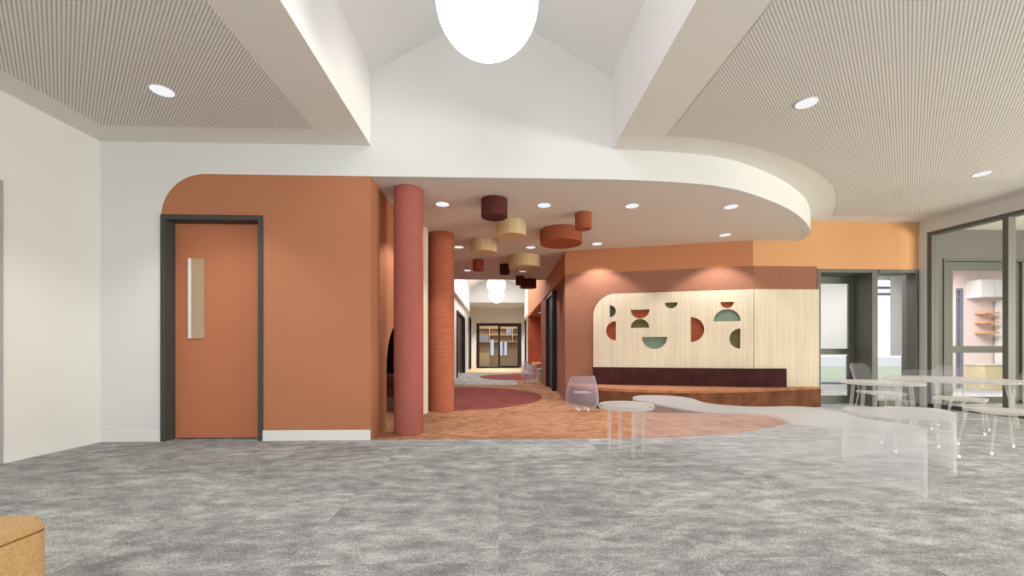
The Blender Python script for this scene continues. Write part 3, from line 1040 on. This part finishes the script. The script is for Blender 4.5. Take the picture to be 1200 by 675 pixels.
obj('lintel', bm, M_pink, w4)
# white overhead cabinet, shelves, tall cupboard, block for reflections
t = thing('overhead_cabinet', 'white overhead cabinet on the pink wall of the far room', 'cabinet', (XY(1132, YP), YP, 0))
x1 = XY(1163, YP) - t.location.x
zo0, zo1 = ZY(1150, 350, YP), ZY(1150, 330, YP)
bm = B(); box(bm, 0, x1, -.34, 0, zo0, zo1)
obj('cabinet_body', bm, M_base, t, bevel=.004)
for k in range(2):
    bm = B(); box(bm, .01 + k * x1 / 2, x1 / 2 - .005 + k * x1 / 2, -.358, -.341, zo0 + .01, zo1 - .01)
    obj('cabinet_door', bm, M_base, t, bevel=.003)
for k, (py, lb) in enumerate(((367, 'top'), (378, 'middle'), (390, 'bottom'))):
    bm = B(); z = ZY(1154, py, YP - .15)
    box(bm, XY(1147, YP - .1), XY(1163, YP - .1), YP - .26, YP, z - .02, z + .02)
    tag(obj('wall_shelf', bm, M_shelf, bevel=.003), '%s of three short orange wall shelves in the pink room' % lb, 'shelf', 'orange wall shelves')
t = thing('tall_cupboard', 'tall white cupboard right of the orange shelves in pink room', 'cupboard', (XY(1164, YP), YP - .03, 0))
bm = B(); box(bm, 0, 1.0, -.5, 0, 0, 2.35)
obj('main_body', bm, M_base, t, bevel=.004)
for k in range(2):
    bm = B(); box(bm, .01 + k * .495, .49 + k * .495, -.52, -.501, .08, 2.33)
    obj('cupboard_door', bm, M_base, t, bevel=.003)
t = thing('reflection_block', 'low pale yellow block standing in for outdoor reflections, pink room', 'cupboard', (XY(1119, YP), YP, 0))
x1 = XY(1162, YP) - t.location.x  # outdoor reflections modelled as a solid block with a pale top
bm = B(); box(bm, .3, x1, -.45, 0, 0, .62)
obj('main_body', bm, M_yellow, t, bevel=.004)
bm = B(); box(bm, .28, x1 + .02, -.47, 0, .62, .65)
obj('top_board', bm, M_base, t, bevel=.004)

# ------------------------------------------------------------------ behind the glazed door: window wall with blinds, lawn
YX = 11.5
bm = B()
box(bm, 5.0, 12.0, YX, YX + .12, 3.0, ZC); box(bm, 4.9, 5.02, YB + .15, YX + .12, 0, ZC); box(bm, 5.0, 12.0, YX, YX + .12, 0, .06)
struct('wall_garden', bm, M_white, 'white outer wall around the garden window', 'wall')
w3 = thing('window_3', 'garden window with blue grey transoms behind pale blinds', 'window', (5.02, YX, 0)); w3['kind'] = 'structure'
bm = B()
xa = XY(994.5, YX) - 5.02
z1_, z2_ = ZY(1030, 337, YX), ZY(1030, 344.5, YX)
box(bm, 0, 6.9, 0, .08, z1_ - .03, z1_ + .03); box(bm, 0, 6.9, 0, .08, z2_ - .03, z2_ + .03); box(bm, xa, xa + .07, -.01, .09, .06, 3.0); box(bm, 0, 6.9, 0, .08, .06, .12)
box(bm, xa - 2.2, xa - 2.13, 0, .08, .06, 3.0); box(bm, xa + 1.6, xa + 1.67, 0, .08, .06, 3.0)
obj('window_frame', bm, M_bluegrey, w3)
bm = B(); box(bm, 0, 6.9, .04, .046, .12, 3.0)
obj('glass_pane', bm, M_glass, w3)
zbl = ZY(1055, 415.5, YX)
for xa_, xb_, lb in ((5.3, XY(994, YX), 'pale roller blind seen through the glazed door'), (XY(1041, YX), 11.8, 'pale roller blind seen through window right of glazed door')):
    t = thing('roller_blind', lb, 'blind', (xa_, YX - .06, zbl), 0, 'roller blinds at the garden window')
    bm = B(); box(bm, 0, xb_ - xa_, -.003, .003, 0, 3.05 - zbl)
    obj('blind_fabric', bm, M_blind, t)
    bm = B(); tube(bm, (0, 0, 3.08 - zbl), (xb_ - xa_, 0, 3.08 - zbl), .03)
    obj('blind_roller', bm, M_base, t)
    bm = B(); box(bm, 0, xb_ - xa_, -.012, .012, -.03, 0)
    obj('bottom_bar', bm, M_base, t)
bm = B(); prism(bm, [(4.0, 11.7), (40, 11.7), (40, 27), (4.0, 27)], -.2, -.04)
struct('ground_lawn', bm, M_grass, 'green lawn outside the garden window', 'lawn')
bm = B(); prism(bm, [(3.5, 27), (60, 27), (60, 70), (3.5, 70)], -.2, -.03)
struct('ground_paving', bm, M_paving, 'pale paving beyond the lawn', 'paving')

# ------------------------------------------------------------------ corridor doors
def portal(name, label, y0, y1, x, side, h, m_in, leafm=None):
    t = thing(name, label, 'door', (x, y0, 0)); t['kind'] = 'structure'
    L_ = y1 - y0
    bm = B()
    for yy in (0, L_ - .09):
        box(bm, -.06 if side > 0 else -.12, .12 if side > 0 else .06, yy, yy + .09, 0, h)
    box(bm, -.06 if side > 0 else -.12, .12 if side > 0 else .06, .09, L_ - .09, h - .09, h)
    obj('door_frame', bm, M_black, t)
    bm = B()
    box(bm, -.01, .01, L_ / 2 - .04, L_ / 2 + .04, .01, h - .09)
    for yy in (.1, L_ - .16):
        box(bm, -.02, .02, yy, yy + .06, .01, h - .09)
    obj('door_leaf', bm, M_black, t)
    bm = B(); box(bm, -.004, .004, .16, L_ - .16, .01, h - .1)
    obj('glass_pane', bm, m_in, t)


portal('door_4', 'black framed glazed door on the left corridor wall', 15.7, 19.2, -1.56, -1, 2.5, M_glass)
portal('door_5', 'farther black framed door on the left corridor wall', 22.0, 23.6, -1.56, -1, 2.75, M_black)
portal('door_6', 'narrow black door on the white right corridor wall', 21.8, 22.6, 1.46, 1, 2.6, M_black)
bm = B(); box(bm, -4.0, -3.9, 14, 21, 0, 3.0); box(bm, -4.0, -1.7, 14.0, 14.1, 0, 3.0); box(bm, -4, -1.7, 21, 21.1, 0, 3)
struct('wall_side_room', bm, M_tan, 'tan wall inside room left of the corridor', 'wall')
# projecting black doorway on the terracotta corridor wall
t = thing('door_7', 'projecting black door portal in the terracotta corridor wall', 'door', (1.33, 10.4, 0)); t['kind'] = 'structure'
bm = B(); box(bm, 0, .14, 0, .07, 0, 2.48)
box(bm, -.01, .12, 1.28, 1.35, 0, 2.48); box(bm, 0, .12, .07, 1.28, 2.41, 2.48)
obj('door_frame', bm, M_black, t, bevel=.003)
bm = B(); box(bm, .06, .1, .07, 1.28, .01, 2.40)
o = obj('door_leaf', bm, M_maroondk, t); o['label'] = 'dark maroon door leaf'
# sliding doors at the corridor end
t = thing('door_8', 'black framed double sliding glass doors at the corridor end', 'door', (xd0, 24.2, 0)); t['kind'] = 'structure'
Wd = xd1 - xd0
bm = B()
box(bm, 0, .09, -.03, .14, 0, zed); box(bm, Wd - .1, Wd, -.03, .14, 0, zed); box(bm, .09, Wd - .1, -.03, .14, zed - .09, zed); box(bm, .09, Wd - .1, -.03, .14, 0, .03)
obj('door_frame', bm, M_black, t, bevel=.004)
for k, (x0, x1, y) in enumerate(((.09, Wd / 2 + .03, .06), (Wd / 2 - .05, Wd - .1, .0))):
    bm = B()
    sw = .07 if k == 0 else .12
    box(bm, x0, x0 + sw, y, y + .05, .03, zed - .09); box(bm, x1 - sw, x1, y, y + .05, .03, zed - .09)
    box(bm, x0 + sw, x1 - sw, y, y + .05, .03, .03 + sw * .9); box(bm, x0 + sw, x1 - sw, y, y + .05, zed - .09 - sw * .7, zed - .09)
    f = obj('sliding_leaf', bm, M_black, t)
    bm = B(); box(bm, x0 + sw, x1 - sw, y + .02, y + .026, .03 + sw * .9, zed - .09 - sw * .7)
    obj('glass_pane', bm, M_glass, f)
# room behind them
bm = B()
box(bm, -3.0, 3.2, 28.0, 28.1, 0, 3.4); box(bm, -3.1, -3.0, 24.32, 28.1, 0, 3.4); box(bm, 3.2, 3.3, 24.32, 28.1, 0, 3.4); box(bm, -3.1, 3.3, 24.32, 28.1, 3.4, 3.5)
struct('wall_end_room', bm, M_tan, 'tan walls of the room behind sliding doors', 'wall')
Yj = 27.6
t = thing('wall_shelving', 'pale timber grid shelving seen through the sliding doors', 'shelving', (0, 28.0, 0))
bm = B()
x0, x1 = XY(560, Yj), XY(608, Yj)
for py in (384.5, 392.5, 400.5):
    z = ZY(585, py, Yj); box(bm, x0, x1, -.4, 0, z - .02, z + .02)
obj('shelf_board', bm, M_wood, t)
for px in (573.5, 600.5):
    bm = B()
    x = XY(px, Yj); box(bm, x - .02, x + .02, -.38, 0, ZY(585, 400.5, Yj), ZY(585, 384.5, Yj))
    obj('upright', bm, M_wood, t)
for (a, b, c, d_, lb) in ((560.5, 572.5, 393, 399.8, 'slate blue storage box on lower shelf at left behind sliding doors'), (593, 599.5, 385, 391.8, 'slate blue storage box on upper shelf at right behind sliding doors')):
    bm = B(); box(bm, XY(a, Yj), XY(b, Yj), Yj + .01, 27.95, ZY(585, d_, Yj) - .01, ZY(585, c, Yj) - .02)
    tag(obj('storage_box', bm, M_bluebox, bevel=.006), lb, 'box', 'slate blue storage boxes')
t = thing('low_cabinet', 'light timber low cabinet behind the left sliding door', 'cabinet', (XY(560, 27.2), 27.99, 0))
bm = B(); box(bm, 0, XY(573.5, 27.2) - XY(560, 27.2), -.75, 0, 0, ZY(566, 413.5, 27.2))
obj('cabinet_body', bm, M_wood, t, bevel=.006)
bm = B(); box(bm, .02, XY(573.5, 27.2) - XY(560, 27.2) - .02, -.77, -.751, .06, ZY(566, 413.5, 27.2) - .03)
obj('cabinet_door', bm, M_wood, t, bevel=.004)
for i, (a, b) in enumerate(((574.7, 578.8), (585.6, 589), (590.8, 594))):
    t = thing('window_%d' % (5 + i), 'narrow bright window behind the sliding doors, %s of three' % ('leftmost', 'middle', 'rightmost')[i], 'window', (XY(a, 28), 27.99, 0)); t['kind'] = 'structure'
    ww = XY(b, 28) - XY(a, 28)
    z0, z1 = ZY(580, 416.5, 28), ZY(580, 398 if i == 0 else 400, 28)
    bm = B(); box(bm, -.02, ww + .02, -.015, 0, z0 - .02, z1 + .02)
    obj('window_frame', bm, M_bluegrey, t)
    bm = B(); box(bm, 0, ww, -.02, -.016, z0, z1)
    obj('bright_pane', bm, emit('daylit_pane_%d' % i, (0.8, 0.83, 0.95), 0.75), t)

# ------------------------------------------------------------------ clear furniture
def copy_tree(o, parent=None):
    c = o.copy()
    C.objects.link(c)
    if parent:
        c.parent = parent
    for ch in list(o.children):
        copy_tree(ch, c)
    return c


def rrect(w_, d_, r_, n=6):
    pts = []
    for cx, cy, a0 in ((w_ / 2 - r_, d_ / 2 - r_, 0), (-w_ / 2 + r_, d_ / 2 - r_, 90), (-w_ / 2 + r_, -d_ / 2 + r_, 180), (w_ / 2 - r_, -d_ / 2 + r_, 270)):
        for i in range(n + 1):
            t_ = math.radians(a0 + 90 * i / n)
            pts.append((cx + r_ * math.cos(t_), cy + r_ * math.sin(t_)))
    return pts


def make_chair():
    """local -y is the front; seat 0.40, back 0.82"""
    t = thing('side_chair', '', 'chair')
    bm = B(); prism(bm, rrect(.46, .43, .07), .385, .41)
    obj('seat', bm, M_ghost_top, t, bevel=.006)
    bm = B()
    cols, rows = 13, 9
    grid = []
    for j in range(rows):
        v = j / (rows - 1)
        row = []
        for i in range(cols):
            a = -1 + 2 * i / (cols - 1)
            k = max(0.0, v - .72) / .28
            kb = max(0.0, .28 - v) / .28
            half = .225 - .07 * k * k - .05 * kb * kb
            x = a * half
            y = .20 + .07 * v - .05 * (1 - a * a) + .0
            y = .195 + .10 * v + .05 * (1 - a * a)
            row.append(bm.verts.new((x, y, .50 + .32 * v)))
        grid.append(row)
    for j in range(rows - 1):
        for i in range(cols - 1):
            bm.faces.new((grid[j][i], grid[j][i + 1], grid[j + 1][i + 1], grid[j + 1][i]))
    bmesh.ops.solidify(bm, geom=bm.faces[:], thickness=.014)
    obj('backrest', bm, M_ghost, t, smooth=True)
    for sx in (-1, 1):
        bm = B(); tube(bm, (sx * .17, .17, .40), (sx * .19, .215, .60), .010)
        obj('back_support', bm, M_ghost_top, t, smooth=True)
        for sy in (-1, 1):
            a, b = (sx * .19, sy * .17, .386), (sx * .225, sy * .225, .02)
            bm = B(); tube(bm, b, a, .009, .011)
            lg = obj('leg', bm, M_ghost_top, t, smooth=True)
            bm = B(); cyl(bm, sx * .225, sy * .226, 0, .028, .011, n=12)
            obj('foot_cap', bm, M_cap, lg, smooth=True)
    return t


ch0 = make_chair()
gch = 'clear plastic side chairs around the round tables'
spots = (((5.28, 6.05), 1.37, 'clear plastic side chair behind small round table, nearest the glazed door'),
         ((5.62, 5.30), 2.19, 'clear plastic side chair in the middle, before the end pier'),
         ((4.88, 4.20), -1.9, 'clear plastic side chair farthest right, seat cut by the picture edge'),
         ((4.07, 4.24), 2.62, 'clear plastic side chair nearest, turned away, left of the round tables'))
for i, ((xc, d), rz, lb) in enumerate(spots):
    o = ch0 if i == 0 else copy_tree(ch0)
    x, y = camxy(xc, d)
    o.location = (x, y, 0); o.rotation_euler = (0, 0, rz)
    o['label'] = lb; o['group'] = gch
    # local -y faces: rotation measured so that the seat front looks away from the back


def round_table(xc, d, R_, h, th, leg_r, inset, label, splay=0.0, rot=.4, cat='table', gm=M_ghost_top, group=None):
    x, y = camxy(xc, d)
    t = thing('round_table', label, cat, (x, y, 0), rot, group)
    bm = B(); lathe(bm, [(R_ - .008, h - th), (R_, h - th + .008), (R_, h - .008), (R_ - .008, h)], n=64)
    obj('tabletop', bm, gm, t, smooth=True)
    for k in range(4):
        a = P2 * k
        p_ = (inset * math.cos(a), inset * math.sin(a))
        q_ = ((inset + splay) * math.cos(a), (inset + splay) * math.sin(a))
        bm = B(); tube(bm, (*q_, .0), (*p_, h - th), leg_r * .9, leg_r, 16)
        lg = obj('leg', bm, M_ghost_top, t, smooth=True)
    return t


round_table(1.105, 4.09, .262, .485, .04, .017, .17, 'small clear plastic round side table before the bench', 0, .08)
round_table(6.2, 5.97, .74, .605, .03, .022, .52, 'large clear plastic round table at the right before the glazing', .10, .5, group='clear round tables')
round_table(4.78, 5.48, .43, .60, .03, .020, .32, 'smaller clear plastic round table left of the large one', .06, .3, group='clear round tables')


def zig(name, pts, h, label, k=2):
    cx = sum(p_[0] for p_ in pts) / len(pts); cy = sum(p_[1] for p_ in pts) / len(pts)
    x, y = camxy(cx, cy)
    t = thing(name, label, 'bench', (x, y, 0.0))
    pl_ = [camxy(*p_) for p_ in pts]
    pl_ = chaikin([(a - x, b - y) for a, b in pl_], k)
    bm = B(); prism(bm, pl_, h - .012, h)
    obj('seat', bm, M_ghost_bench, t)
    bm = B(); prism(bm, pl_, .004, h - .0125)
    bmesh.ops.delete(bm, geom=[f for f in bm.faces if len(f.verts) > 4], context='FACES_ONLY')
    obj('side_shell', bm, M_ghost, t, smooth=True)
    return t


zig('serpentine_bench', [(1.30, 4.62), (1.45, 4.95), (1.80, 4.95), (2.0, 4.7), (1.9, 4.2), (2.2, 3.9), (2.72, 4.0), (2.86, 3.73), (2.66, 3.25), (2.84, 3.0), (2.76, 2.74),
                         (2.2, 2.74), (2.02, 3.0), (2.14, 3.52), (1.62, 3.55), (1.38, 4.2)], .48, 'low clear plastic winding bench on the orange and grey carpet edge', 2)
zig('curved_bench', [(2.95, 3.35), (2.98, 3.85), (3.25, 4.08), (3.6, 4.02), (3.82, 3.75), (3.5, 3.25)], .465, 'short clear plastic curved bench right of the winding bench', 2)


def tub(xc, d, rz, label, s=1.0):
    x, y = camxy(xc, d)
    t = thing('tub_chair', label, 'chair', (x, y, 0.003), rz, 'clear tub chairs')
    bm = B()
    rows, cols = 12, 33
    g = []
    for j in range(rows):
        v = j / (rows - 1)
        row = []
        for i in range(cols):
            a = -1 + 2 * i / (cols - 1)
            th = a * math.radians(100)
            e_ = max(0.0, abs(a) - .62) / .38
            top = .585 - .20 * e_ ** 2
            z = .045 + (top - .045) * v
            prof = .275 - .075 * max(0, (z - .20) / .385) ** 1.5 - .06 * max(0, (.16 - z) / .115) ** 2
            row.append(bm.verts.new((prof * math.sin(th), -prof * math.cos(th), z)))
        g.append(row)
    for j in range(rows - 1):
        for i in range(cols - 1):
            bm.faces.new((g[j][i], g[j][i + 1], g[j + 1][i + 1], g[j + 1][i]))
    bmesh.ops.solidify(bm, geom=bm.faces[:], thickness=.012)
    obj('shell', bm, M_ghost_shell, t, smooth=True)
    bm = B(); lathe(bm, [(.15, .30), (.155, .302), (.155, .306), (.15, .308)], n=40)
    obj('seat', bm, M_ghost, t, smooth=True)
    for k in range(4):
        a = math.pi / 4 + P2 * k
        bm = B(); lathe(bm, [(.010, 0), (.016, .006), (.016, .03), (.010, .046)], .11 * math.cos(a), .11 * math.sin(a), 14)
        obj('foot', bm, M_cap, t, smooth=True)


tub(82.5 * 7.02 / F, 7.05, .1, 'clear lavender tinted tub chair at the left end of bench')
tub(21.5 * 13.2 / F, 13.2, -.3, 'nearer clear tub chair in the corridor beside the alcove')
tub(12.5 * 18.0 / F, 17.6, 1.3, 'farther clear tub chair in the corridor before white wall')

# ------------------------------------------------------------------ alcove bench and stools
t = thing('alcove_counter', 'low counter with yellow orange top in the corridor alcove', 'counter', (2.0, 18.0, 0))
bm = B(); box(bm, -.5, 1.1, -.3, .48, 0.005, .44)
obj('counter_body', bm, M_orange, t, bevel=.006)
bm = B(); box(bm, -.54, 1.14, -.34, .49, .441, .49)
obj('top_board', bm, mat('yellow_laminate', (0.75, 0.46, 0.16), .5), t, bevel=.006)


def stool(px, d, r_, h, m, label):
    x, y = PD(px, d)
    t = thing('drum_stool', label, 'stool', (x, y, .007), 0, 'vinyl stools in the alcove')
    bm = B(); lathe(bm, [(r_ - .012, 0), (r_, .012), (r_, h - .05)], n=32)
    obj('stool_body', bm, m, t, smooth=True)
    bm = B(); lathe(bm, [(r_ - .002, h - .048), (r_ + .003, h - .03), (r_ - .008, h - .006), (r_ - .03, h)], n=32)
    obj('stool_cushion', bm, m, t, smooth=True)


stool(622.8, 16.8, .13, .44, M_stgreen, 'mint green stool behind the nearer clear tub chair')
stool(627.5, 16.2, .15, .43, M_stpink, 'rose pink stool behind the nearer clear tub chair')
stool(633.5, 14.0, .13, .42, M_stgreen, 'pale green stool at the alcove edge beside terracotta wall')

# nook bench inside the arch
t = thing('nook_seat', 'brick red upholstered seat inside the arched nook', 'seat', (-2.5, 9.5, 0.003))
bm = B(); box(bm, -.9, .9, -.35, .45, 0, .30)
obj('seat_base', bm, M_red, t, bevel=.02)
bm = B(); box(bm, -.9, .9, -.37, .45, .302, .46)
obj('seat_cushion', bm, M_red, t, bevel=.03, segs=3)

# ------------------------------------------------------------------ mustard ottoman
x, y = camxy(-1.562, 1.44)
t = thing('ottoman', 'mustard woven fabric ottoman at the lower left corner', 'ottoman', (x - .36, y - .36, 0), .0)
bm = B(); prism(bm, rrect(.72, .72, .05, 6), .012, .40)
obj('ottoman_body', bm, M_mustard, t, smooth=True)
bm = B(); prism(bm, rrect(.719, .719, .05, 6), .406, .438)
es = [e_ for e_ in bm.edges if all(v.co.z > .435 for v in e_.verts)]
bmesh.ops.bevel(bm, geom=es, offset=.028, segments=5, affect='EDGES', profile=.5)
obj('ottoman_top', bm, M_mustard, t, smooth=True)
bm = B(); prism(bm, rrect(.708, .708, .048, 6), .398, .4075)
obj('seam', bm, M_seam, t)
for sx in (-1, 1):
    for sy in (-1, 1):
        bm = B(); cyl(bm, sx * .28, sy * .28, 0, .013, .02, n=14)
        obj('foot', bm, M_black, t)
